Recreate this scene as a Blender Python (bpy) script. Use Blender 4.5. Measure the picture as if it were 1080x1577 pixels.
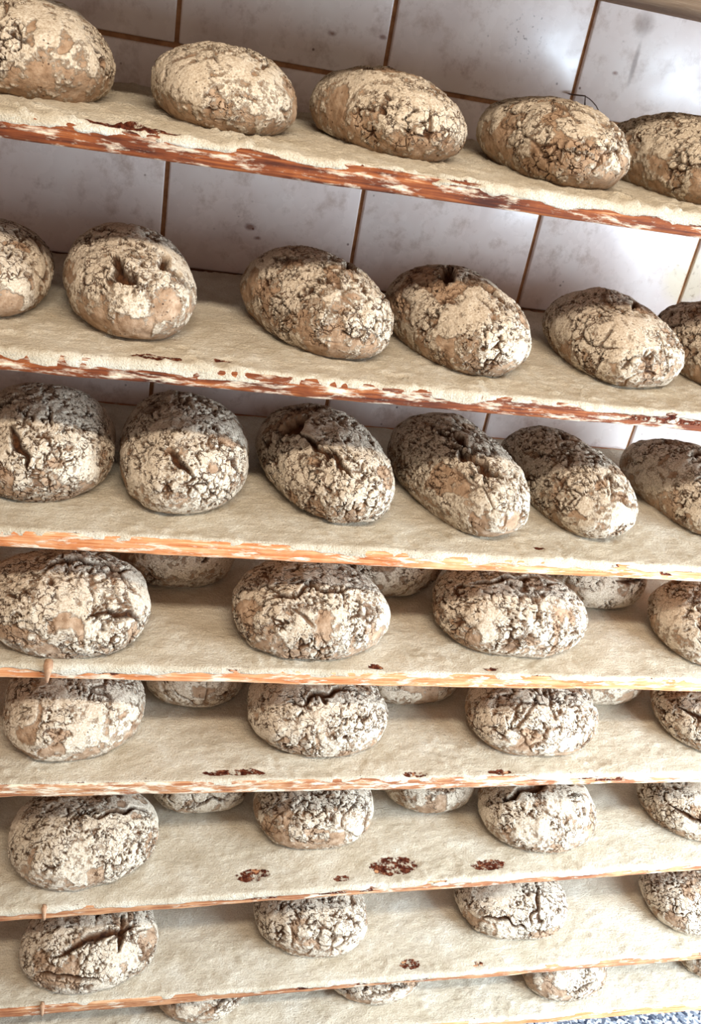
import bpy, math, random
import numpy as np
from mathutils import Matrix, Vector

for o in list(bpy.data.objects):
    bpy.data.objects.remove(o, do_unlink=True)
scene = bpy.context.scene
COL = scene.collection

# ------------------------------------------------------------------ camera, world, lights, exposure
Z0 = 1.62                      # height of the top visible board above the floor
W, H = 1080, 1577
F_PX = 1409.22
YAW, PITCH, ROLL = math.radians(16.3925), math.radians(28.3568), math.radians(11.1935)
cam_d = bpy.data.cameras.new('camera')
cam = bpy.data.objects.new('camera', cam_d)
COL.objects.link(cam)
fwd = Vector((math.sin(YAW)*math.cos(PITCH), math.cos(YAW)*math.cos(PITCH), -math.sin(PITCH)))
r0 = Vector((math.cos(YAW), -math.sin(YAW), 0.0))
u0 = r0.cross(fwd)
rgt = math.cos(ROLL)*r0 + math.sin(ROLL)*u0
upv = rgt.cross(fwd)
M = Matrix.Identity(4)
for i in range(3):
    M[i][0], M[i][1], M[i][2] = rgt[i], upv[i], -fwd[i]
M[0][3], M[1][3], M[2][3] = 0.0, -1.2532, Z0 + 0.1241
cam.matrix_world = M
cam_d.sensor_fit = 'VERTICAL'
cam_d.sensor_height = 36.0
cam_d.lens = F_PX/H*36.0
cam_d.clip_start = 0.02
scene.camera = cam

wd = bpy.data.worlds.new('room_ambience')
scene.world = wd
wd.use_nodes = True
wd.node_tree.nodes['Background'].inputs[0].default_value = (1.0, 0.90, 0.83, 1)
wd.node_tree.nodes['Background'].inputs[1].default_value = 0.45

def area_light(name, loc, target, sx, sy, energy, col):
    d = bpy.data.lights.new(name, 'AREA')
    d.shape = 'RECTANGLE'
    d.size, d.size_y = sx, sy
    d.energy = energy
    d.color = col
    o = bpy.data.objects.new(name, d)
    COL.objects.link(o)
    o.location = loc
    o.rotation_euler = (Vector(target)-Vector(loc)).to_track_quat('-Z', 'Y').to_euler()
    return o

# long ceiling lamp above and in front of the rack; daylight window to the right
area_light('ceiling_lamp_light', (0.30, -1.57, Z0+1.08), (0.35, -0.3, Z0-0.6), 1.2, 0.10, 35.0, (1.0, 0.89, 0.75))
area_light('window_daylight', (1.72, -1.15, Z0-0.66), (0.95, -0.3, Z0-1.15), 0.8, 1.6, 92.0, (0.68, 0.84, 1.0))

scene.view_settings.view_transform = 'Standard'
scene.view_settings.look = 'None'
scene.view_settings.exposure = 0.16
scene.view_settings.gamma = 1.0
scene.view_settings.use_curve_mapping = False

# ------------------------------------------------------------------ numpy noise helpers
def _h(ix, iy, iz, seed):
    n = (ix.astype(np.int64)*73856093) ^ (iy.astype(np.int64)*19349663) ^ (iz.astype(np.int64)*83492791) ^ (seed*2654435761 & 0x7fffffff)
    n = n & 0xffffffff
    n = ((n ^ (n >> 15))*2246822519) & 0xffffffff
    n = ((n ^ (n >> 13))*3266489917) & 0xffffffff
    n = n ^ (n >> 16)
    return n.astype(np.float64)/4294967295.0

def vnoise(P, scale, seed):
    """smooth value noise in 0..1, cell size = scale (metres)"""
    Q = P/scale
    I = np.floor(Q)
    f = Q-I
    f = f*f*f*(f*(f*6-15)+10)
    I = I.astype(np.int64)
    out = 0
    for dx in (0, 1):
        wx = f[:, 0] if dx else 1-f[:, 0]
        for dy in (0, 1):
            wy = f[:, 1] if dy else 1-f[:, 1]
            for dz in (0, 1):
                wz = f[:, 2] if dz else 1-f[:, 2]
                out = out + wx*wy*wz*_h(I[:, 0]+dx, I[:, 1]+dy, I[:, 2]+dz, seed)
    return out

def fbm(P, scale, seed, oct=3):
    s, a, t = 0, 1.0, 0
    for k in range(oct):
        s = s+a*vnoise(P+k*3.17, scale/(2**k), seed+k*17)
        t += a
        a *= .5
    return s/t

def voronoi(P, scale, seed):
    """F1, F2 (in cells) and the id of the nearest cell"""
    Q = P/scale
    I = np.floor(Q).astype(np.int64)
    n = len(P)
    f1 = np.full(n, 9.0)
    f2 = np.full(n, 9.0)
    idc = np.zeros(n)
    for dx in (-1, 0, 1):
        for dy in (-1, 0, 1):
            for dz in (-1, 0, 1):
                cx, cy, cz = I[:, 0]+dx, I[:, 1]+dy, I[:, 2]+dz
                h1 = _h(cx, cy, cz, seed)
                d = np.sqrt((cx+h1-Q[:, 0])**2+(cy+_h(cx, cy, cz, seed+5)-Q[:, 1])**2+(cz+_h(cx, cy, cz, seed+9)-Q[:, 2])**2)
                near = d < f1
                f2 = np.where(near, f1, np.minimum(f2, d))
                idc = np.where(near, h1, idc)
                f1 = np.where(near, d, f1)
    return f1, f2, idc

def sstep(a, b, x):
    t = np.clip((x-a)/(b-a), 0, 1)
    return t*t*(3-2*t)

# ------------------------------------------------------------------ mesh / tagging helpers
def tag(o, label=None, cat=None, group=None, kind=None):
    if label: o['label'] = label
    if cat: o['category'] = cat
    if group: o['group'] = group
    if kind: o['kind'] = kind
    return o

def new_obj(name, me, parent=None):
    o = bpy.data.objects.new(name, me)
    COL.objects.link(o)
    if parent is not None:
        o.parent = parent
    return o

def empty(name, loc=(0, 0, 0)):
    o = bpy.data.objects.new(name, None)
    COL.objects.link(o)
    o.location = loc
    o.empty_display_size = 0.05
    return o

def grid_faces(nu, nv):
    i = np.arange(nu-1)[:, None]*nv+np.arange(nv-1)[None, :]
    i = i.ravel()
    return np.stack([i, i+1, i+nv+1, i+nv], 1)

def fast_mesh(name, V, Fq, extra=None, mat=None, flip=False):
    """quads from arrays; extra = list of n-gons"""
    me = bpy.data.meshes.new(name)
    if flip:
        Fq = Fq[:, ::-1]
    extra = extra or []
    nl = len(Fq)*4+sum(len(e) for e in extra)
    me.vertices.add(len(V))
    me.vertices.foreach_set('co', np.ascontiguousarray(V, dtype=np.float32).ravel())
    me.loops.add(nl)
    li = np.concatenate([Fq.ravel()]+[np.asarray(e) for e in extra]).astype(np.int32)
    me.loops.foreach_set('vertex_index', li)
    me.polygons.add(len(Fq)+len(extra))
    st = list(range(0, len(Fq)*4, 4))
    k = len(Fq)*4
    for e in extra:
        st.append(k)
        k += len(e)
    me.polygons.foreach_set('loop_start', np.array(st, dtype=np.int32))
    me.update(calc_edges=True)
    me.validate()
    me.polygons.foreach_set('use_smooth', np.ones(len(me.polygons), dtype=bool))
    if mat: me.materials.append(mat)
    return me

def add_attr(me, name, data):
    a = me.attributes.new(name, 'FLOAT', 'POINT')
    a.data.foreach_set('value', np.ascontiguousarray(data, dtype=np.float32))

def box_mesh(name, x0, x1, y0, y1, z0, z1, mat, bev=0.0, seg=2):
    import bmesh
    bm = bmesh.new()
    bmesh.ops.create_cube(bm, size=1.0)
    for v in bm.verts:
        v.co = ((x0+x1)/2+v.co.x*(x1-x0), (y0+y1)/2+v.co.y*(y1-y0), (z0+z1)/2+v.co.z*(z1-z0))
    if bev > 0:
        bmesh.ops.bevel(bm, geom=list(bm.edges), offset=bev, segments=seg, affect='EDGES', profile=0.5)
    me = bpy.data.meshes.new(name)
    bm.to_mesh(me)
    bm.free()
    me.materials.append(mat)
    return me

def tube_mesh(name, pts, radii, mat, n=8):
    pts = [Vector(p) for p in pts]
    V, Fq = [], []
    for i, p in enumerate(pts):
        t = (pts[min(i+1, len(pts)-1)]-pts[max(i-1, 0)]).normalized()
        a = t.cross(Vector((0.3, 1, 0.2))).normalized()
        b = t.cross(a)
        for k in range(n):
            q = 2*math.pi*k/n
            V.append(p+radii[i]*(math.cos(q)*a+math.sin(q)*b))
    for i in range(len(pts)-1):
        for k in range(n):
            Fq.append((i*n+k, i*n+(k+1) % n, (i+1)*n+(k+1) % n, (i+1)*n+k))
    return fast_mesh(name, np.array([tuple(v) for v in V]), np.array(Fq), [list(range(n))[::-1], list(range((len(pts)-1)*n, len(pts)*n))], mat)

# ------------------------------------------------------------------ materials
class NT:
    def __init__(self, name):
        self.m = bpy.data.materials.new(name)
        self.m.use_nodes = True
        self.t = self.m.node_tree
        self.b = self.t.nodes['Principled BSDF']
    def n(self, typ, **kw):
        nd = self.t.nodes.new(typ)
        for k, v in kw.items():
            if k.startswith('i_'):
                nd.inputs[k[2:]].default_value = v
            else:
                setattr(nd, k, v)
        return nd
    def l(self, a, b):
        self.t.links.new(a, b)
    def coords(self, scale=(1, 1, 1), kind='Object'):
        tc = self.n('ShaderNodeTexCoord')
        mp = self.n('ShaderNodeMapping')
        mp.inputs['Scale'].default_value = scale
        self.l(tc.outputs[kind], mp.inputs['Vector'])
        return mp.outputs[0]
    def noise(self, vec, scale, detail=4, rough=.6, dist=0):
        nd = self.n('ShaderNodeTexNoise')
        nd.inputs['Scale'].default_value = scale
        nd.inputs['Detail'].default_value = detail
        nd.inputs['Roughness'].default_value = rough
        nd.inputs['Distortion'].default_value = dist
        self.l(vec, nd.inputs['Vector'])
        return nd.outputs['Fac']
    def vor(self, vec, scale, feature='F1', out='Distance'):
        nd = self.n('ShaderNodeTexVoronoi', feature=feature)
        nd.inputs['Scale'].default_value = scale
        self.l(vec, nd.inputs['Vector'])
        return nd.outputs[out]
    def ramp(self, fac, stops):
        nd = self.n('ShaderNodeValToRGB')
        cr = nd.color_ramp
        while len(cr.elements) < len(stops):
            cr.elements.new(0.5)
        for e, (p, c) in zip(cr.elements, stops):
            e.position = p
            e.color = (c, c, c, 1) if isinstance(c, (int, float)) else (*c, 1)
        self.l(fac, nd.inputs['Fac'])
        return nd.outputs['Color']
    def math(self, op, a, b=None, clamp=False):
        nd = self.n('ShaderNodeMath', operation=op, use_clamp=clamp)
        for i, v in enumerate((a, b)):
            if v is None: continue
            if isinstance(v, (int, float)): nd.inputs[i].default_value = v
            else: self.l(v, nd.inputs[i])
        return nd.outputs[0]
    def mix(self, fac, a, b):
        nd = self.n('ShaderNodeMix', data_type='RGBA')
        for s, v in ((nd.inputs[0], fac), (nd.inputs[6], a), (nd.inputs[7], b)):
            if isinstance(v, (int, float)): s.default_value = v
            elif isinstance(v, tuple): s.default_value = (*v, 1)
            else: self.l(v, s)
        return nd.outputs[2]
    def bump(self, h, strength, dist):
        nd = self.n('ShaderNodeBump')
        nd.inputs['Strength'].default_value = strength
        nd.inputs['Distance'].default_value = dist
        self.l(h, nd.inputs['Height'])
        self.l(nd.outputs[0], self.b.inputs['Normal'])
    def attr(self, name):
        nd = self.n('ShaderNodeAttribute', attribute_name=name)
        return nd.outputs['Fac']
    def color(self, c): self.l(c, self.b.inputs['Base Color'])
    def rough(self, v):
        if isinstance(v, (int, float)): self.b.inputs['Roughness'].default_value = v
        else: self.l(v, self.b.inputs['Roughness'])
    def spec(self, v): self.b.inputs['Specular IOR Level'].default_value = v

def S(r, g, b):
    f = lambda c: ((c/255+.055)/1.055)**2.4 if c > 10 else c/255/12.92
    return (f(r), f(g), f(b))

def loaf_material():
    k = NT('floured_rye_crust')
    oi = k.n('ShaderNodeObjectInfo')
    tc = k.n('ShaderNodeTexCoord')
    ad = k.n('ShaderNodeVectorMath', operation='ADD')
    sc = k.n('ShaderNodeVectorMath', operation='SCALE')
    k.l(oi.outputs['Location'], sc.inputs[0])
    sc.inputs['Scale'].default_value = 7.3
    k.l(tc.outputs['Object'], ad.inputs[0])
    k.l(sc.outputs[0], ad.inputs[1])
    v = ad.outputs[0]
    fl, cr = k.attr('flour'), k.attr('crack')
    fine = k.noise(v, 420, 5, .7)
    mid = k.noise(v, 90, 5, .65)
    # dough
    dough = k.ramp(mid, [(.3, S(140, 110, 84)), (.5, S(172, 142, 114)), (.72, S(200, 174, 148))])
    flour_c = k.ramp(fine, [(.32, S(172, 150, 124)), (.66, S(232, 218, 196))])
    e = k.math('ADD', fl, k.math('MULTIPLY', k.math('SUBTRACT', fine, .5), 1.1))
    e = k.math('ADD', e, k.math('MULTIPLY', k.math('SUBTRACT', mid, .5), .7))
    ff = k.ramp(e, [(.30, 0.0), (.66, 1.0)])
    c = k.mix(ff, dough, flour_c)
    # small pits in the crust
    pit = k.ramp(k.vor(v, 210), [(.10, 1.0), (.22, 0.0)])
    pm = k.ramp(k.noise(v, 55, 2), [(.5, 0.0), (.62, 1.0)])
    pit = k.math('MULTIPLY', pit, pm)
    # hairline cracks
    wn = k.n('ShaderNodeTexNoise')
    wn.inputs['Scale'].default_value = 110
    wn.inputs['Detail'].default_value = 3
    k.l(v, wn.inputs['Vector'])
    wa = k.n('ShaderNodeVectorMath', operation='MULTIPLY_ADD')
    k.l(wn.outputs['Color'], wa.inputs[0])
    wa.inputs[1].default_value = (.016, .016, .016)
    k.l(v, wa.inputs[2])
    hw = k.math('MULTIPLY', k.ramp(k.noise(v, 70, 2), [(.35, 0.0), (.7, 1.0)]), .075)
    hair = k.math('SUBTRACT', 1.0, k.math('DIVIDE', k.vor(wa.outputs[0], 88, 'DISTANCE_TO_EDGE'), k.math('ADD', hw, .006)), True)
    hair = k.ramp(hair, [(.1, 0.0), (.5, 1.0)])
    hm = k.ramp(k.attr('dry'), [(.12, 0.0), (.4, 1.0)])
    hair = k.math('MULTIPLY', hair, hm)
    dark = k.math('MAXIMUM', cr, k.math('MAXIMUM', k.math('MULTIPLY', pit, .8), k.math('MULTIPLY', hair, .85)))
    dark = k.math('MINIMUM', dark, 1.0)
    c = k.mix(dark, c, k.ramp(mid, [(.35, S(48, 27, 17)), (.65, S(100, 64, 38))]))
    k.color(c)
    k.rough(.92)
    k.spec(.15)
    h = k.math('ADD', k.math('MULTIPLY', fine, .6), k.math('MULTIPLY', ff, .5))
    h = k.math('SUBTRACT', h, k.math('MULTIPLY', dark, 1.2))
    k.bump(h, 1.0, .0022)
    return k.m

def wood_material(name, stops, flour_lo, flour_hi, seed):
    k = NT(name)
    tc = k.n('ShaderNodeTexCoord')
    mp = k.n('ShaderNodeMapping')
    mp.inputs['Location'].default_value = (seed*1.7, seed*.9, seed*2.3)
    k.l(tc.outputs['Object'], mp.inputs['Vector'])
    st = k.n('ShaderNodeMapping')
    st.inputs['Scale'].default_value = (9, 150, 260)
    k.l(mp.outputs[0], st.inputs['Vector'])
    grain = k.noise(st.outputs[0], 1.0, 5, .6, .4)
    blot = k.noise(mp.outputs[0], 22, 4, .6)
    g = k.math('ADD', k.math('MULTIPLY', grain, .65), k.math('MULTIPLY', blot, .35))
    wood = k.ramp(g, stops)
    st2 = k.n('ShaderNodeMapping')
    st2.inputs['Scale'].default_value = (26, 90, 130)
    k.l(mp.outputs[0], st2.inputs['Vector'])
    fm = k.noise(st2.outputs[0], 1.0, 6, .68)
    fl = k.ramp(fm, [(flour_lo, 0.0), (flour_hi, 1.0)])
    c = k.mix(fl, wood, S(226, 207, 180))
    k.color(c)
    k.rough(.75)
    k.spec(.25)
    k.bump(k.math('ADD', grain, fl), .5, .0012)
    return k.m

def flour_material():
    k = NT('dusted_flour')
    v = k.coords()
    st = k.n('ShaderNodeMapping')
    st.inputs['Scale'].default_value = (60, 200, 200)
    st.inputs['Rotation'].default_value = (0, 0, .25)
    k.l(v, st.inputs['Vector'])
    streak = k.noise(st.outputs[0], 1.0, 5, .65)
    big = k.noise(v, 16, 4, .6)
    grit = k.noise(v, 520, 4, .7)
    c = k.ramp(big, [(.3, S(202, 186, 160)), (.5, S(222, 208, 184)), (.7, S(236, 226, 206))])
    c = k.mix(k.ramp(grit, [(.38, .38), (.52, 0.0)]), c, S(160, 140, 112))
    # brown crumbs and thin places
    cm = k.ramp(k.noise(v, 340, 3, .6), [(.68, 0.0), (.76, 1.0)])
    cz = k.ramp(k.noise(v, 30, 4, .6), [(.55, 0.0), (.68, 1.0)])
    c = k.mix(k.math('MULTIPLY', cm, k.math('ADD', k.math('MULTIPLY', cz, .55), .12)), c, S(120, 84, 58))
    # wood showing through where the flour is rubbed off, ragged edged
    thin = k.attr('thin')
    rg = k.math('ADD', k.math('MULTIPLY', k.noise(v, 130, 5, .75), .9), k.math('MULTIPLY', k.noise(st.outputs[0], .5, 3), .35))
    tm = k.ramp(k.math('ADD', thin, k.math('SUBTRACT', k.math('MULTIPLY', rg, 1.7), 1.06)), [(.44, 0.0), (.58, 1.0)])
    c = k.mix(tm, c, k.ramp(k.noise(v, 160, 4, .7), [(.35, S(58, 24, 16)), (.55, S(104, 50, 32)), (.72, S(178, 122, 88))]))
    k.color(c)
    k.rough(.95)
    k.spec(.08)
    grain = k.noise(v, 230, 4, .75)
    h = k.math('ADD', k.math('MULTIPLY', streak, .6), k.math('MULTIPLY', grit, .55))
    h = k.math('ADD', h, k.math('MULTIPLY', grain, .9))
    k.bump(h, 1.0, .0040)
    return k.m

def tile_material():
    k = NT('glazed_wall_tile')
    g = k.n('ShaderNodeNewGeometry')
    pos = g.outputs['Position']
    big = k.noise(pos, 7, 4, .6)
    c = k.ramp(big, [(.3, S(214, 195, 186)), (.5, S(232, 215, 206)), (.7, S(240, 228, 220))])
    # smudges of dirt
    sm = k.ramp(k.noise(pos, 26, 5, .7), [(.52, 0.0), (.72, .6)])
    c = k.mix(sm, c, S(160, 126, 104))
    sp = k.ramp(k.vor(pos, 46), [(.05, 1.0), (.10, 0.0)])
    spm = k.ramp(k.noise(pos, 11, 2), [(.53, 0.0), (.6, 1.0)])
    c = k.mix(k.math('MULTIPLY', k.math('MULTIPLY', sp, spm), .8), c, S(96, 60, 44))
    def blob(cx, cz, rx, rz, soft=.35, warp=.5):
        mp = k.n('ShaderNodeMapping', vector_type='TEXTURE')
        mp.inputs['Location'].default_value = (cx, 0, Z0+cz)
        mp.inputs['Scale'].default_value = (rx, 1, rz)
        k.l(pos, mp.inputs['Vector'])
        le = k.n('ShaderNodeVectorMath', operation='LENGTH')
        k.l(mp.outputs[0], le.inputs[0])
        w = k.math('ADD', le.outputs['Value'], k.math('MULTIPLY', k.math('SUBTRACT', k.noise(pos, 60, 5, .7), .5), warp*2))
        return k.ramp(w, [(max(0, 1-soft-.3), 1.0), (1.0, 0.0)])
    # flaked glaze patch with specks, a drip, a pale floury print and rust marks
    fp = blob(.478, .130, .042, .045)
    c = k.mix(k.math('MULTIPLY', fp, .8), c, S(236, 222, 216))
    fs = k.ramp(k.noise(pos, 150, 4, .7), [(.58, 0.0), (.68, 1.0)])
    c = k.mix(k.math('MULTIPLY', k.math('MULTIPLY', fp, fs), .85), c, S(104, 78, 64))
    dr = k.math('MAXIMUM', blob(.634, .125, .0045, .032, .3, .25), blob(.632, .172, .018, .018, .4, .3))
    c = k.mix(k.math('MULTIPLY', dr, .6), c, S(128, 104, 92))
    pp = blob(.822, -.14, .05, .052, .1, .12)
    ps = k.ramp(k.noise(pos, 90, 4, .7), [(.56, 0.0), (.7, .7)])
    c = k.mix(pp, c, k.mix(ps, S(226, 208, 182), S(150, 118, 86)))
    for cx, cz, r in ((.2264, .0934, .007), (.29, .10, .006), (.153, -.152, .010), (.165, -.165, .006), (.61, .11, .006)):
        c = k.mix(k.math('MULTIPLY', blob(cx, cz, r, r*.6, .4, .6), .75), c, S(120, 66, 42))
    k.color(c)
    k.rough(k.ramp(k.noise(pos, 18, 4, .6), [(.3, .16), (.7, .38)]))
    k.spec(.5)
    k.bump(big, .15, .004)
    return k.m

def plain_noise_mat(name, c1, c2, scale, rough=.8, stretch=(1, 1, 1), bump=.4):
    k = NT(name)
    v = k.coords(stretch)
    f = k.noise(v, scale, 5, .65)
    k.color(k.ramp(f, [(.3, c1), (.7, c2)]))
    k.rough(rough)
    k.bump(f, bump, .002)
    return k.m

M_LOAF = loaf_material()
M_FLOUR = flour_material()
M_TILE = tile_material()
M_GROUT = plain_noise_mat('brown_stained_grout', S(128, 84, 52), S(188, 136, 90), 60, .85)
M_PEG = plain_noise_mat('tan_wood_peg', S(140, 100, 72), S(196, 156, 120), 120, .7)
M_WIRE = plain_noise_mat('rusty_wire', S(60, 38, 28), S(110, 80, 60), 300, .5)
M_RACK = plain_noise_mat('rack_side_wood', S(112, 66, 38), S(170, 112, 68), 14, .7, (8, 8, 1))

def floor_material():
    k = NT('speckled_terrazzo')
    v = k.coords()
    cell = k.vor(v, 170, 'F1', 'Color')
    sep = k.n('ShaderNodeSeparateColor')
    k.l(cell, sep.inputs[0])
    c = k.ramp(sep.outputs[0], [(.1, S(60, 68, 84)), (.4, S(120, 128, 140)), (.6, S(170, 176, 184)), (.9, S(226, 228, 230))])
    k.color(c)
    k.rough(.4)
    return k.m
M_FLOOR = floor_material()

# ------------------------------------------------------------------ the setting: wall of tiles and floor
wall = new_obj('wall_back', box_mesh('wall_back', -1.75, 2.85, .005, .09, 0, 2.6, M_GROUT))
tag(wall, 'grey white glazed tile wall with brown grout behind the bread rack', kind='structure')
TW, TH, TX0, TZ0 = .2599, .2690, .0401, Z0+.0494
tile_me = box_mesh('tile', -TW/2+.0028, TW/2-.0028, .0, .012, -TH/2+.0028, TH/2-.0028, M_TILE, .0022, 3)
tile_me.polygons.foreach_set('use_smooth', np.ones(len(tile_me.polygons), dtype=bool))
rt = random.Random(5)
for ix in range(-6, 10):
    for iz in range(-6, 3):
        t = new_obj('tile', tile_me, wall)
        t.location = (TX0+(ix+.5)*TW, rt.uniform(-.0004, .0006), TZ0+(iz+.5)*TH)
        t.rotation_euler = (rt.uniform(-.003, .003), rt.uniform(-.0015, .0015), rt.uniform(-.003, .003))
fl = new_obj('floor', box_mesh('floor', -1.75, 2.85, -3.2, .09, -.05, 0, M_FLOOR))
tag(fl, 'blue grey speckled terrazzo floor below the rack', kind='structure')

# ------------------------------------------------------------------ boards
D = .3665          # depth of a board
T = .022           # thickness
BX0, BX1 = -.56, 1.70
ZS = [0.0, -.2150, -.4201, -.6043, -.7980, -1.0381, -1.2646, -1.4117]
TL = [.0029, -.0018, -.0109, -.0132, -.0008, .0323, .0087, -.02]
ZS[7] += .92*.02
VIS = [(-.25, .90), (-.30, 1.0), (-.30, 1.05), (-.25, 1.12), (-.25, 1.2), (-.3, 1.25), (-.25, 1.35), (-.25, 1.45)]

red = [(.38, S(62, 26, 12)), (.50, S(114, 56, 25)), (.60, S(150, 84, 41)), (.68, S(208, 162, 118))]
orange = [(.30, S(140, 74, 38)), (.44, S(188, 114, 66)), (.56, S(214, 154, 106)), (.70, S(234, 200, 164))]
brown = [(.30, S(96, 50, 28)), (.44, S(150, 92, 58)), (.56, S(192, 140, 98)), (.70, S(222, 186, 150))]
WOOD = [wood_material('red_brown_board_wood', red, .52, .66, 1.0),
        wood_material('red_brown_board_wood_second', red, .50, .64, 2.0),
        wood_material('orange_board_wood', orange, .52, .62, 3.0),
        wood_material('orange_board_wood_fourth', orange, .52, .62, 4.0),
        wood_material('brown_board_wood_fifth', brown, .48, .58, 5.0),
        wood_material('tan_board_wood', brown, .54, .64, 6.0),
        wood_material('tan_board_wood_seventh', brown, .55, .65, 7.0),
        wood_material('orange_board_wood_lowest', orange, .56, .66, 8.0)]
WOOD_TOP = wood_material('grey_brown_board_wood', [(.3, S(110, 84, 62)), (.5, S(146, 116, 88)), (.7, S(176, 146, 116))], .6, .72, 9.0)

def plank_mesh(seed, mat, top):
    """one long plank: profile swept along x, worn and slightly wavy front edge"""
    r = .004
    prof = [(-.002, top-T), (-D*.5, top-T), (-D+r, top-T)]
    for q in np.linspace(-math.pi/2, -math.pi, 5)[1:]:
        prof.append((-D+r+r*math.cos(q), top-T+r+r*math.sin(q)))
    for zz in (.25, .5, .75):
        prof.append((-D, top-T+r+(T-2*r)*zz))
    for q in np.linspace(math.pi, math.pi/2, 5):
        prof.append((-D+r+r*math.cos(q), top-r+r*math.sin(q)))
    prof += [(-D*.5, top), (-.002, top)]
    n = len(prof)
    xs = np.linspace(BX0, BX1, 320)
    V = np.zeros((len(xs), n, 3))
    V[:, :, 0] = xs[:, None]
    V[:, :, 1] = np.array([p[0] for p in prof])[None]
    V[:, :, 2] = np.array([p[1] for p in prof])[None]
    P = V.reshape(-1, 3)
    front = sstep(-.34, -.364, P[:, 1])
    w = (fbm(P*np.array([1, 1, 3]), .05, seed, 3)-.5)
    w2 = (fbm(P*np.array([1, 0, 0]), .35, seed+50, 2)-.5)
    P[:, 1] += front*(w*.0035+w2*.004)
    P[:, 2] += front*(w*.0012)
    Fq = grid_faces(len(xs), n)
    wrap = np.array([(i*n+n-1, i*n, (i+1)*n, (i+1)*n+n-1) for i in range(len(xs)-1)])
    Fq = np.concatenate([Fq, wrap])
    return fast_mesh('plank', P, Fq, [list(range(n))[::-1], list(range((len(xs)-1)*n, len(xs)*n))], mat, flip=True)

# where the wood shows through the flour: shelf -> (x, y, rx, ry)
BARE = {5: [(.452, -.334, .045, .020), (.365, -.350, .016, .007), (.607, -.344, .034, .012), (.231, -.334, .030, .014)],
        4: [(.432, -.360, .022, .006), (.562, -.358, .022, .005), (.174, -.353, .05, .007)],
        6: [(.525, -.345, .022, .012), (.646, -.353, .014, .006)],
        2: [(.521, -.343, .009, .006)],
        1: [(.031, -.353, .030, .008), (.10, -.345, .012, .006)],
        3: [(.339, -.355, .012, .006), (.50, -.354, .012, .005)],
        0: [(.0, -.358, .05, .008)], 7: []}

def flour_mesh(i, seed):
    """thin uneven flour bed lying on the board, lapping over its front edge"""
    x0, x1 = VIS[i]
    xs = np.concatenate([np.linspace(BX0+.01, x0, 14)[:-1], np.arange(x0, x1, .0040), np.linspace(x1, BX1-.01, 14)])
    r = .004
    base = -.002
    path = []
    for y in np.linspace(-.006, -.25, 40):
        path.append((y, base, 0, 1))
    for y in np.linspace(-.25, -D+r, 40)[1:]:
        path.append((y, base, 0, 1))
    for q in np.linspace(math.pi/2, math.pi, 5)[1:]:
        path.append((-D+r+r*math.cos(q), base-r+r*math.sin(q), math.cos(q), math.sin(q)))
    nt = len(path)
    for z in np.linspace(0, 1, 12)[1:]:
        path.append((-D, base-r-z*(T-r)*.60, -1, 0))
    path = np.array(path)
    n = len(path)
    N = len(xs)*n
    X = np.repeat(xs, n)
    Y = np.tile(path[:, 0], len(xs))
    Zz = np.tile(path[:, 1], len(xs))
    NY = np.tile(path[:, 2], len(xs))
    NZ = np.tile(path[:, 3], len(xs))
    sidx = np.tile(np.arange(n), len(xs))
    P = np.stack([X, Y, Zz], 1)
    ang = .28
    Q = np.stack([(X*math.cos(ang)+Y*math.sin(ang))*.45, (-X*math.sin(ang)+Y*math.cos(ang)), Zz], 1)
    th = .0022+.0026*(fbm(Q, .012, seed, 3)-.5)+.0022*(fbm(P, .06, seed+3, 2)-.5)+({0: .0034, 1: .0026}.get(i, .0016))*(vnoise(P, .0066, seed+31)-.5)
    rough_zone = sstep(-.27, -.345, Y)
    coarse = {0: 1.9, 1: 1.4}.get(i, .8)
    lump = sstep(.60, .9, vnoise(P, .008, seed+8))*sstep(.35, .7, vnoise(P, .05, seed+9))
    th += lump*.0026*coarse*(.25+.75*rough_zone)
    bare = np.zeros(N)
    for (bx, by, rx, ry) in BARE[i]:
        dd = ((X-bx)/rx)**2+((Y-by)/ry)**2
        bare = np.maximum(bare, (1.0-sstep(.2, 1.3, dd)))
    bn = fbm(P, .009, seed+20, 3)
    cut = sstep(.40, .62, bn*.6+bare*.42)*sstep(.0, .3, bare)
    th = th-.0014*cut
    # front face: flour clings in patches, thinning out downwards
    down = np.clip((sidx-nt+1)/(n-nt), 0, 1)
    cling = {0: .50, 1: .52, 2: .42, 3: .44, 4: .40, 5: .46, 6: .40, 7: .36}[i]
    fm = fbm(P*np.array([.42, 1, 1]), .022, seed+40, 4)*.75+vnoise(P*np.array([.25, 1, 1]), .12, seed+41)*.25
    onf = sstep(-.07, .05, fm-(1-cling)+.16*(1-down)-.30*down)
    isf = sidx >= nt-3
    lip = fbm(P*np.array([.6, 1, 1]), .018, seed+60, 3)
    th_f = -.0016+.0026*onf+.0022*onf*(vnoise(P, .0065, seed+44)-.4)
    th = np.where(isf, th_f, th)
    th = np.where(sidx == n-1, -.0025, th)
    th = np.where(sidx == 0, -.0005, th)
    P[:, 1] += NY*th
    P[:, 2] += NZ*th
    me = fast_mesh('flour_coating', P, grid_faces(len(xs), n), None, M_FLOUR, flip=False)
    thin = np.where(isf, np.clip(1.02-onf*.9, 0, 1)*.62, .66*sstep(0, .7, bare)*(.55+.9*(bn-.1))+.22*sstep(-.350, -.3625, Y)*(fbm(P*np.array([.4, 1, 1]), .03, seed+77, 3) > .5))
    add_attr(me, 'thin', thin)
    return me

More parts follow.
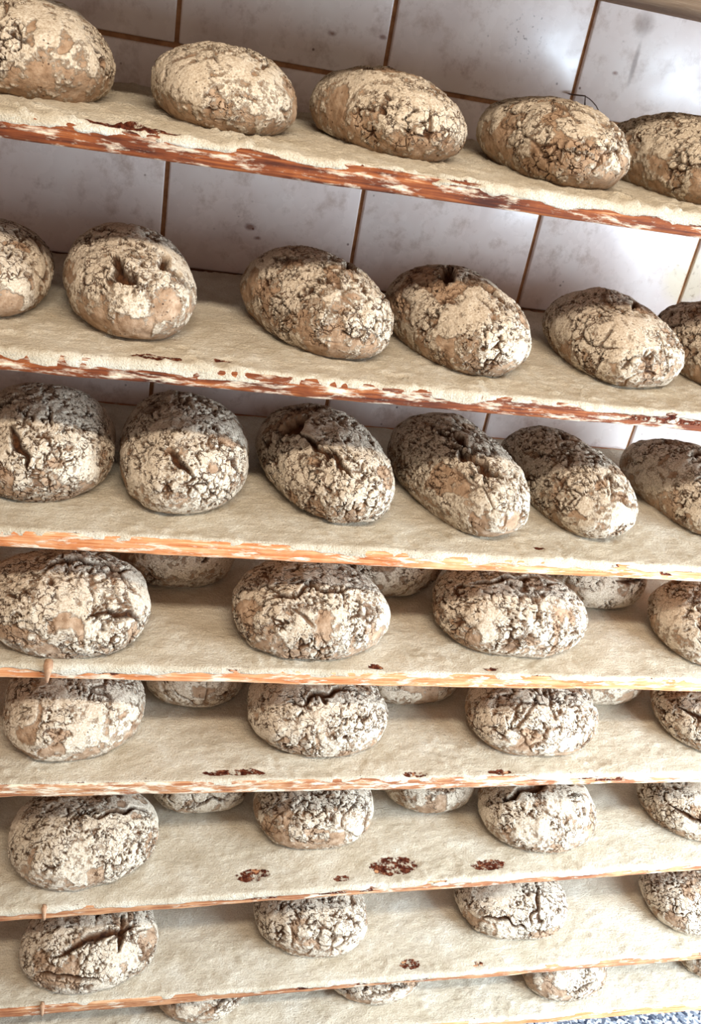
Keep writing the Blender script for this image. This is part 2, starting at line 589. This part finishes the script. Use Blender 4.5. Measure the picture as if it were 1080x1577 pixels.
ORD = ['topmost', 'second', 'third', 'fourth', 'fifth', 'sixth', 'seventh', 'lowest']
BLAB = ['flour crusted red brown bread board, second from the top of the rack, with five loaves',
        'red brown edged bread board holding one row of loaves above the orange edged one',
        'orange edged floury bread board carrying six long loaves turned toward the wall',
        'floury bread board with a pale orange edge and a tapering dough drip',
        'floury bread board with thin red splintered edge between two boards of double rows',
        'floury bread board with a tan rounded edge and dark red bare patches near the front',
        'floury bread board with a thin brown edge, one up from the lowest board',
        'lowest bread board, white with flour, orange edge right above the terrazzo floor']
for i in range(8):
    e = empty('bread_board', (0, 0, Z0+ZS[i]))
    e.rotation_euler = (0, -math.atan(TL[i]), 0)
    tag(e, BLAB[i], 'board', 'bread boards in the rack')
    new_obj('plank', plank_mesh(100+i, WOOD[i], -.002), e)
    f = new_obj('flour_coating', flour_mesh(i, 300+i*7), e)
    tag(f, 'cream flour dusted over the board', kind='stuff')
    if i == 3:
        pg = new_obj('dough_drip', tube_mesh('dough_drip', [(-.0665, -D+.006, .001), (-.0668, -D-.001, -.002), (-.0672, -D-.0025, -.008), (-.0675, -D-.0025, -.016), (-.0678, -D-.002, -.023), (-.068, -D-.002, -.026)], [.005, .0058, .0046, .0032, .0024, .0014], M_PEG), e)
        tag(pg, 'tan tapering drip of dough')
    if i in (5, 6):
        new_obj('peg', tube_mesh('peg', [(-.067, -D+.005, .0005), (-.067, -D+.001, .0005), (-.067, -D-.0006, -.003), (-.067, -D-.0006, -.012), (-.067, -D-.0004, -.020), (-.067, -D, -.0245)], [.003, .0042, .0036, .0028, .0024, .0016], M_PEG), e)
e = empty('bread_board', (0, 0, Z0+.211))
tag(e, 'grey brown bread board whose underside shows above the uppermost loaves', 'board', 'bread boards in the rack')
new_obj('plank', plank_mesh(140, WOOD_TOP, -.002), e)

# side panels of the rack, beyond both ends of the boards, with a cleat under each board end
for sx, x, lab in ((-1, BX0, 'brown wooden side panel of the rack where its boards begin'), (1, BX1, 'brown wooden side panel of the rack, far end')):
    xa, xb = (x-.034, x-.004) if sx < 0 else (x+.004, x+.034)
    e = empty('rack_side_panel', ((xa+xb)/2, -D/2, 0))
    tag(e, lab, 'rack panel', 'side panels of the rack')
    o = new_obj('panel', box_mesh('panel', xa, xb, -D, -.004, 0, Z0+.42, M_RACK, .003), e)
    o.matrix_parent_inverse = Matrix.Translation(e.location).inverted()
    for z, tl in list(zip(ZS, TL))+[(.211, 0)]:
        zz = Z0+z+tl*x-.0245-abs(tl)*.04
        ca, cb = (xb-.002, xb+.04) if sx < 0 else (xa-.04, xa+.002)
        o = new_obj('cleat', box_mesh('cleat', ca, cb, -D+.02, -.02, zz-.022, zz, M_RACK, .002), e)
        o.matrix_parent_inverse = Matrix.Translation(e.location).inverted()

# ------------------------------------------------------------------ loaves
def loaf_mesh(a, b, h, seed, N, splits, bare, crackle, alongx):
    u = np.linspace(-1, 1, N)
    uf = u+.30*(u*u-1)          # finer steps toward the room side
    A, B = np.meshgrid(uf if alongx else u, u if alongx else uf, indexing='ij')
    A, B = A.ravel(), B.ravel()
    big = np.abs(A) > np.abs(B)
    with np.errstate(divide='ignore', invalid='ignore'):
        rr = np.where(big, np.abs(A), np.abs(B))
        ph = np.where(big, (math.pi/4)*(B/np.where(A == 0, 1, A)), math.pi/2-(math.pi/4)*(A/np.where(B == 0, 1, B)))
    t = np.where(big, np.where(A > 0, ph, ph+math.pi), np.where(B > 0, ph, ph+math.pi))
    t = np.where(rr == 0, 0, t)
    PM = 2.3
    p = rr*PM
    zc = .38*h
    s = np.clip((p-math.pi/2)/(PM-math.pi/2), 0, 1)
    rad = np.where(p < math.pi/2, np.sin(p), 1-.24*s**2.2)
    z = np.where(p < math.pi/2, zc+(h-zc)*np.cos(np.minimum(p, math.pi/2)), zc*(1-s))
    rnd = np.random.RandomState(seed)
    # plan slightly uneven
    pert = 1+.030*np.cos(2*t+rnd.uniform(0, 6))+.022*np.cos(3*t+rnd.uniform(0, 6))
    sq = 2.35
    pert = pert*(np.abs(np.cos(t))**sq+np.abs(np.sin(t))**sq)**(-1/sq)
    X, Y = a*rad*np.cos(t)*pert, b*rad*np.sin(t)*pert
    P0 = np.stack([X, Y, z], 1)
    G = P0.reshape(N, N, 3)
    nrm = np.cross(np.gradient(G, axis=0), np.gradient(G, axis=1)).reshape(-1, 3)
    nrm /= np.linalg.norm(nrm, axis=1)[:, None]+1e-12
    out = P0-np.array([0, 0, zc])
    sg = np.sign((nrm*out).sum(1))
    nrm *= np.where(sg == 0, 1, sg)[:, None]
    up = np.clip(nrm[:, 2], -1, 1)
    off = P0+rnd.uniform(1, 9, 3)[None]
    disp = .008*(fbm(off, .07, seed, 2)-.5)+.0036*(fbm(off, .024, seed+1, 2)-.5)+.0019*(fbm(off, .008, seed+2, 2)-.5)
    warp = off+.007*(np.stack([vnoise(off, .015, seed+k) for k in (11, 12, 13)], 1)-.5)+.003*(np.stack([vnoise(off, .006, seed+k) for k in (14, 15, 16)], 1)-.5)
    # dry mud style crackle of the floured crust
    f1, f2, cid = voronoi(warp, .0125, seed+21)
    region = sstep(.36, .54, fbm(off, .042, seed+31, 2)*.8+.14*up+.20*(crackle-.5))
    wv = .03+.15*vnoise(off, .010, seed+33)**1.5
    c1 = (1-sstep(wv*.4, wv, f2-f1))*region*sstep(.36, .52, vnoise(off, .011, seed+35))
    g1, g2, gid = voronoi(off+.012*(np.stack([vnoise(off, .02, seed+k) for k in (61, 62, 63)], 1)-.5), .043, seed+41)
    reg2 = sstep(.56, .72, vnoise(off, .05, seed+43)*.8+.12*up)
    c2 = (1-sstep(.015, .065, g2-g1))*reg2
    disp += region*.0016*(cid-.5)
    disp -= .0030*c1+.0026*c2
    # long gashes
    c3 = np.zeros(len(P0))
    for (su, sv, ang, ln, wd, dp) in splits:
        ca, sa = math.cos(ang), math.sin(ang)
        arc = np.minimum(p/(math.pi/2), 1.3)      # measured along the crust, not in plan
        xx, yy = a*(arc*np.cos(t)-su), b*(arc*np.sin(t)-sv)
        lx, ly = xx*ca+yy*sa, -xx*sa+yy*ca
        ly = ly+.010*(vnoise(np.stack([lx, lx*0, lx*0], 1), .012, seed+70)-.5)
        w = wd*(1-np.clip(np.abs(lx)/ln, 0, 1)**2)*(.5+1.1*vnoise(off, .009, seed+72))
        m = (1-sstep(.45, 1.0, np.abs(ly)/(w+1e-5)))*(np.abs(lx) < ln)
        c3 = np.maximum(c3, m)
        disp -= dp*m
        rim = np.exp(-((np.abs(ly)-w*1.2)/(.6*wd+.001))**2)*(np.abs(lx) < ln)
        disp += .0012*rim
    crack = np.clip(np.maximum(np.maximum(c1*.95, c2*.6), c3), 0, 1)
    # flour cover
    n1 = fbm(off, .030, seed+81, 3)
    n2 = fbm(off, .010, seed+82, 3)
    low = 1-sstep(.18, .62, P0[:, 2]/h+.45*(vnoise(off, .035, seed+83)-.5))
    n3 = fbm(off, .0045, seed+84, 2)
    fl = .84+.9*(n1-.5)+1.1*(n2-.5)+.9*(n3-.5)-.52*low*bare+.15*up*(1-bare)
    patch = sstep(.60, .70, vnoise(off, .04, seed+85))*sstep(.45, .6, vnoise(off, .02, seed+86))
    fl -= .75*patch
    fl -= .55*np.clip(c1*1.2+c2+c3*1.5, 0, 1)
    fl = np.clip(fl, 0, 1)
    disp += .0011*sstep(.35, .6, fl)
    fade = sstep(0.0, .12, P0[:, 2]/h)
    P = P0+nrm*(disp*fade)[:, None]
    P[:, 2] = np.maximum(P[:, 2], 0)
    idx = np.arange(N*N).reshape(N, N)
    ring = list(idx[:, 0])+list(idx[-1, 1:])+list(idx[-2::-1, -1])+list(idx[0, -2:0:-1])
    me = fast_mesh('rye_loaf', P, grid_faces(N, N), [ring[::-1]], M_LOAF, flip=True)
    # make sure faces point outwards
    k = (N//2)*(N-1)+N//2
    if me.polygons[k].normal.z < 0:
        me.flip_normals()
    add_attr(me, 'flour', fl)
    add_attr(me, 'crack', crack)
    add_attr(me, 'dry', region*(.35+.65*crackle))
    return me

R90 = math.pi/2
# name, shelf, x, y, half length, half width, height, yaw deg, splits [(u, v, angle, half length, half width, depth)], label, group
LO = []
def loaf(s, x, y, a, b, h, yaw, label, group=None, splits=(), bare=.8, crackle=.5, N=172):
    LO.append((s, x, y, a, b, h, yaw, label, group, splits, bare, crackle, N))

G0 = 'loaves on the uppermost row'
loaf(0, -.105, -.198, .0988, .0783, .0824, 92, 'smooth tan sided rye loaf on the uppermost row, beside the shaded tile gap', G0, [], 1.2, .2)
loaf(0, .0846, -.2173, .1029, .0712, .0725, 93, 'smallest tan rye loaf of the uppermost row, with a dark pit on its shoulder', G0, [(-.1, -.25, .6, .018, .004, .006)], 1.2, .2)
loaf(0, .2625, -.2060, .107, .0675, .0745, 106, 'rye loaf on the uppermost row with a short brown gash in its pale floury cap', G0, [(-.15, -.05, 1.2, .016, .004, .006)], 1.2, .3)
loaf(0, .4490, -.2230, .113, .0660, .0775, 101, 'rye loaf on the uppermost row under the thin wire, floury patch cracked around a split', G0, [(-.25, .1, .3, .02, .004, .006), (-.45, -.2, 1.5, .015, .003, .005)], 1.1, .5)
loaf(0, .6220, -.2150, .112, .0690, .083, 101, 'grey floured rye loaf touching the one under the wire, on the uppermost row', G0, [], 1.0, .4)
G1 = 'loaves on the second row down'
loaf(1, -.1575, -.2132, .0958, .0787, .0817, 90, 'shaded brown rye loaf on the second row, beside the round loaf with two gashes', G1, [(.2, .1, .4, .02, .003, .005)], .7, .4)
loaf(1, .0015, -.2209, .1087, .0703, .0925, 99, 'round pale rye loaf with two deep brown gashes on the second row', G1, [(-.55, .18, .45, .020, .0060, .010), (-.42, -.30, .6, .024, .0058, .010)], .9, .35)
loaf(1, .2122, -.2210, .1110, .0690, .0930, 110, 'plump floury rye loaf with small dark pits, beside the broad shaded gap on second row', G1, [(-.15, -.15, 2.4, .02, .0035, .006), (-.45, -.45, 2.2, .014, .003, .006)], .8, .5)
loaf(1, .3842, -.226, .1125, .0715, .0920, 102, 'floury rye loaf with a ragged dark split across its top, on the second row', G1, [(.02, .18, 2.3, .026, .0055, .010), (-.22, .0, .3, .018, .0040, .008)], .8, .6)
loaf(1, .5985, -.2160, .1115, .0725, .0860, 100, 'evenly crackled grey rye loaf in front of the pale print on the tiles', G1, [(-.1, -.05, 2.4, .014, .003, .005)], .6, .7)
loaf(1, .7630, -.2120, .110, .070, .090, 100, 'dark crackled rye loaf touching the evenly crackled grey one, second row', G1, [(.3, .1, .8, .02, .004, .007)], .6, .7)
G2 = 'loaves on the third row down'
loaf(2, -.0894, -.2278, .1037, .0805, .1007, 88, 'broad rye loaf with a vertical brown tear on its face, third row', G2, [(-.62, .1, .25, .028, .004, .007), (-.1, .3, 1.9, .02, .003, .006)], .6, .8)
loaf(2, .0768, -.2246, .1150, .0775, .1005, 92, 'barrel shaped rye loaf with a slanting tan slit on its front, third row', G2, [(-.62, .15, .5, .024, .0032, .006), (-.55, -.55, 1.0, .010, .006, .006)], .3, .8)
loaf(2, .2560, -.2194, .1165, .0735, .1005, 107, 'rye loaf with a dark hollow at the back of its cracked top, third row', G2, [(.08, .45, 1.7, .020, .0105, .012), (-.28, .35, .2, .026, .0032, .007), (-.5, .22, .1, .02, .0030, .006)], .5, .9)
loaf(2, .4385, -.2225, .1275, .0715, .1010, 107, 'long rye loaf with a jagged dark split down its spine, third row', G2, [(-.05, .22, .25, .024, .0044, .008), (-.32, .22, .3, .028, .0062, .011)], .5, .9)
loaf(2, .6040, -.2130, .1220, .0660, .0930, 103, 'long rye loaf with a fine net of cracks touching the one with the split spine', G2, [(.2, .05, .2, .03, .0026, .005)], .5, 1.0)
loaf(2, .8120, -.2000, .120, .0690, .090, 102, 'smooth sided rye loaf with a short black slot on top, beyond the fine cracked one', G2, [(.0, .05, 1.5, .016, .004, .008)], .9, .5)
G3 = 'front loaves on the fourth row'
G3b = 'back loaves on the fourth row'
loaf(3, -.0525, -.2940, .098, .080, .100, 4, 'large rye loaf with a bare yellowish patch, above the dough drip', G3, [(.45, -.2, .3, .03, .004, .008), (.15, .35, .2, .04, .004, .007)], .7, .7)
loaf(3, .0874, -.1350, .0800, .0823, .096, 0, 'shaded back loaf beside the large yellow patched loaf, under the orange edged board', G3b, [(.4, -.2, 1.2, .02, .004, .006)], .4, .3, 110)
loaf(3, .2556, -.2835, .1018, .0819, .097, 0, 'big rye loaf with a white cracked belly and dark capped top, fourth row', G3, [(-.1, .1, .1, .05, .003, .006)], .8, 1.0)
loaf(3, .386, -.1340, .092, .082, .095, 0, 'purplish shaded back loaf wedged behind two big front loaves, fourth row', G3b, [], .4, .6, 110)
loaf(3, .5457, -.2657, .1073, .0822, .0965, -6, 'big rye loaf with blue white flour streaks on its cap, fourth row', G3, [(.0, .3, .1, .05, .003, .006)], .9, .9)
loaf(3, .7336, -.1350, .092, .082, .095, 0, 'white floured back loaf with wide black cracks, fourth row', G3b, [(.5, -.2, 1.3, .03, .004, .007), (.3, -.3, .2, .03, .003, .006)], .0, .9, 110)
loaf(3, .876, -.2778, .094, .082, .096, -8, 'brown front loaf on the fourth row beyond the white back loaf with black cracks', G3, [], 1.0, .7)
G4 = 'front loaves on the fifth row'
G4b = 'back loaves on the fifth row'
loaf(4, -.041, -.2606, .094, .082, .097, 4, 'smooth dun rye loaf with a shaded top on the fifth row, next to widest flour', G4, [], .9, .15)
loaf(4, .1297, -.1550, .082, .0822, .0949, 0, 'shaded smooth back loaf between the dun loaf and the white flaked one, fifth row', G4b, [], .5, .1, 110)
loaf(4, .2995, -.2612, .0995, .0819, .0965, 0, 'rye loaf with a ring of white flakes on its face, fifth row', G4, [(.0, .1, .2, .04, .003, .005)], .8, .8)
loaf(4, .4641, -.1520, .092, .082, .095, 0, 'shaded smooth back loaf between the white flaked and the speckled loaf, fifth row', G4b, [], .5, .1, 110)
loaf(4, .6357, -.2670, .1018, .0822, .0965, -4, 'speckled rye loaf with a pale bare lower edge, fifth row', G4, [], .8, .6)
loaf(4, .7913, -.1480, .092, .082, .095, 0, 'shaded smooth back loaf between the speckled loaf and the one with open cracks', G4b, [], .5, .1, 110)
loaf(4, .9566, -.2627, .094, .082, .096, -10, 'rye loaf with open cracks running across its side, end of the fifth row', G4, [(-.3, -.2, 2.5, .04, .004, .007), (-.1, -.5, 2.6, .03, .003, .006)], .7, .8)
G5 = 'front loaves on the sixth row'
G5b = 'back loaves on the sixth row'
loaf(5, -.2277, -.1300, .092, .082, .095, 0, 'dark back loaf just showing behind the half bare loaf, sixth row', G5b, [], .6, .3, 110)
loaf(5, -.0192, -.2730, .104, .0818, .0965, 6, 'rye loaf half bare and yellowish, half white with flour, sixth row', G5, [(.35, .3, .1, .05, .0028, .006)], .7, .4)
loaf(5, .1643, -.1450, .0835, .0822, .0949, 0, 'grey floured back loaf with hairline cracks, sixth row', G5b, [(.1, -.5, .2, .03, .002, .004)], .1, .6, 110)
loaf(5, .3378, -.2282, .0977, .0819, .0965, 0, 'small mottled rye loaf between two grey back loaves, sixth row', G5, [], .8, .6)
loaf(5, .5429, -.1640, .0860, .0819, .0949, 0, 'brown back loaf behind the dark red bare patches, sixth row', G5b, [], .6, .3, 110)
loaf(5, .7118, -.2604, .1001, .0822, .0965, -4, 'rye loaf with a bright white floury plate on brown crust, sixth row', G5, [(-.05, .3, .2, .05, .006, .008)], .9, .5)
loaf(5, 1.0135, -.2623, .096, .082, .096, -10, 'tan cracked rye loaf standing apart at the end of the sixth row', G5, [(-.3, -.3, 2.4, .03, .003, .006)], .8, .7)
G6 = 'loaves on the seventh row'
loaf(6, -.002, -.2807, .1063, .0817, .0965, 4, 'rye loaf with white plates torn by deep brown cracks, on the board with the peg', G6, [(-.25, -.35, 2.8, .045, .004, .007), (.05, .05, .25, .05, .004, .007), (.3, .1, 1.5, .02, .004, .007)], .4, .8)
loaf(6, .3655, -.2548, .0965, .082, .0965, 0, 'densely crackled rye loaf on the seventh row beside the one with torn white plates', G6, [], .4, 1.0)
loaf(6, .7336, -.2511, .0993, .0821, .0965, 0, 'very white rye loaf with thin black cracks on the seventh row', G6, [(.1, -.1, 1.3, .03, .003, .006), (-.3, -.3, 2.7, .04, .003, .006)], .1, 1.0)
loaf(6, 1.1018, -.2640, .096, .082, .096, -10, 'white crackled rye loaf standing apart at the end of the seventh row', G6, [], .2, 1.0)
G7 = 'loaves on the lowest board'
for x, y, lab in ((.1923, -.2627, 'loaf on the lowest board below the gap beside the torn plated loaf'),
                  (.498, -.2589, 'loaf on the lowest board below the gap between densely crackled and very white loaves'),
                  (.8666, -.2735, 'loaf on the lowest board just past the very white loaf above it'),
                  (1.2258, -.2651, 'loaf on the lowest board below the white loaf that stands apart')):
    loaf(7, x, y, .088, .0815, .094, 0, lab, G7, [(.1, -.4, .4, .03, .003, .006)], .7, .8, 110)

for k, (s, x, y, a, b, h, yaw, label, group, splits, bare, crackle, N) in enumerate(LO):
    if s >= 3:
        splits = [(q[0], q[1]-.38)+tuple(q[2:]) for q in splits]
    me = loaf_mesh(a, b, h, 1000+k*37, N, splits, bare, crackle, yaw > 45)
    o = new_obj('rye_loaf', me)
    o.location = (x, y, Z0+ZS[s]+TL[s]*x-.0012)
    o.rotation_euler = (0, -math.atan(TL[s]), math.radians(yaw))
    tag(o, label, 'bread', group)

# ------------------------------------------------------------------ small things on the wall
wp = [(.5546, .0761), (.5703, .0774), (.5712, .0659)]
wq = [(.5704, .0770), (.5765, .0752), (.5823, .0725), (.5895, .0680), (.5953, .0624), (.6005, .0570), (.6047, .0500), (.606, .042)]
e = empty('bent_wire', (.57, -.004, Z0+.07))
tag(e, 'thin dark bent wire sticking out of the tile joint behind a loaf', 'wire')
pts = [(.5530, .004, Z0+.0755)]+[(x, -.010-.01*i/2, Z0+z) for i, (x, z) in enumerate(wp)]
o = new_obj('hook', tube_mesh('hook', pts, [.0010]*len(pts), M_WIRE, 6), e)
o.matrix_parent_inverse = Matrix.Translation(e.location).inverted()
pts = [(x, -.015, Z0+z) for (x, z) in wq]
o = new_obj('loop', tube_mesh('loop', pts, [.0007]*len(pts), M_WIRE, 6), e)
o.matrix_parent_inverse = Matrix.Translation(e.location).inverted()
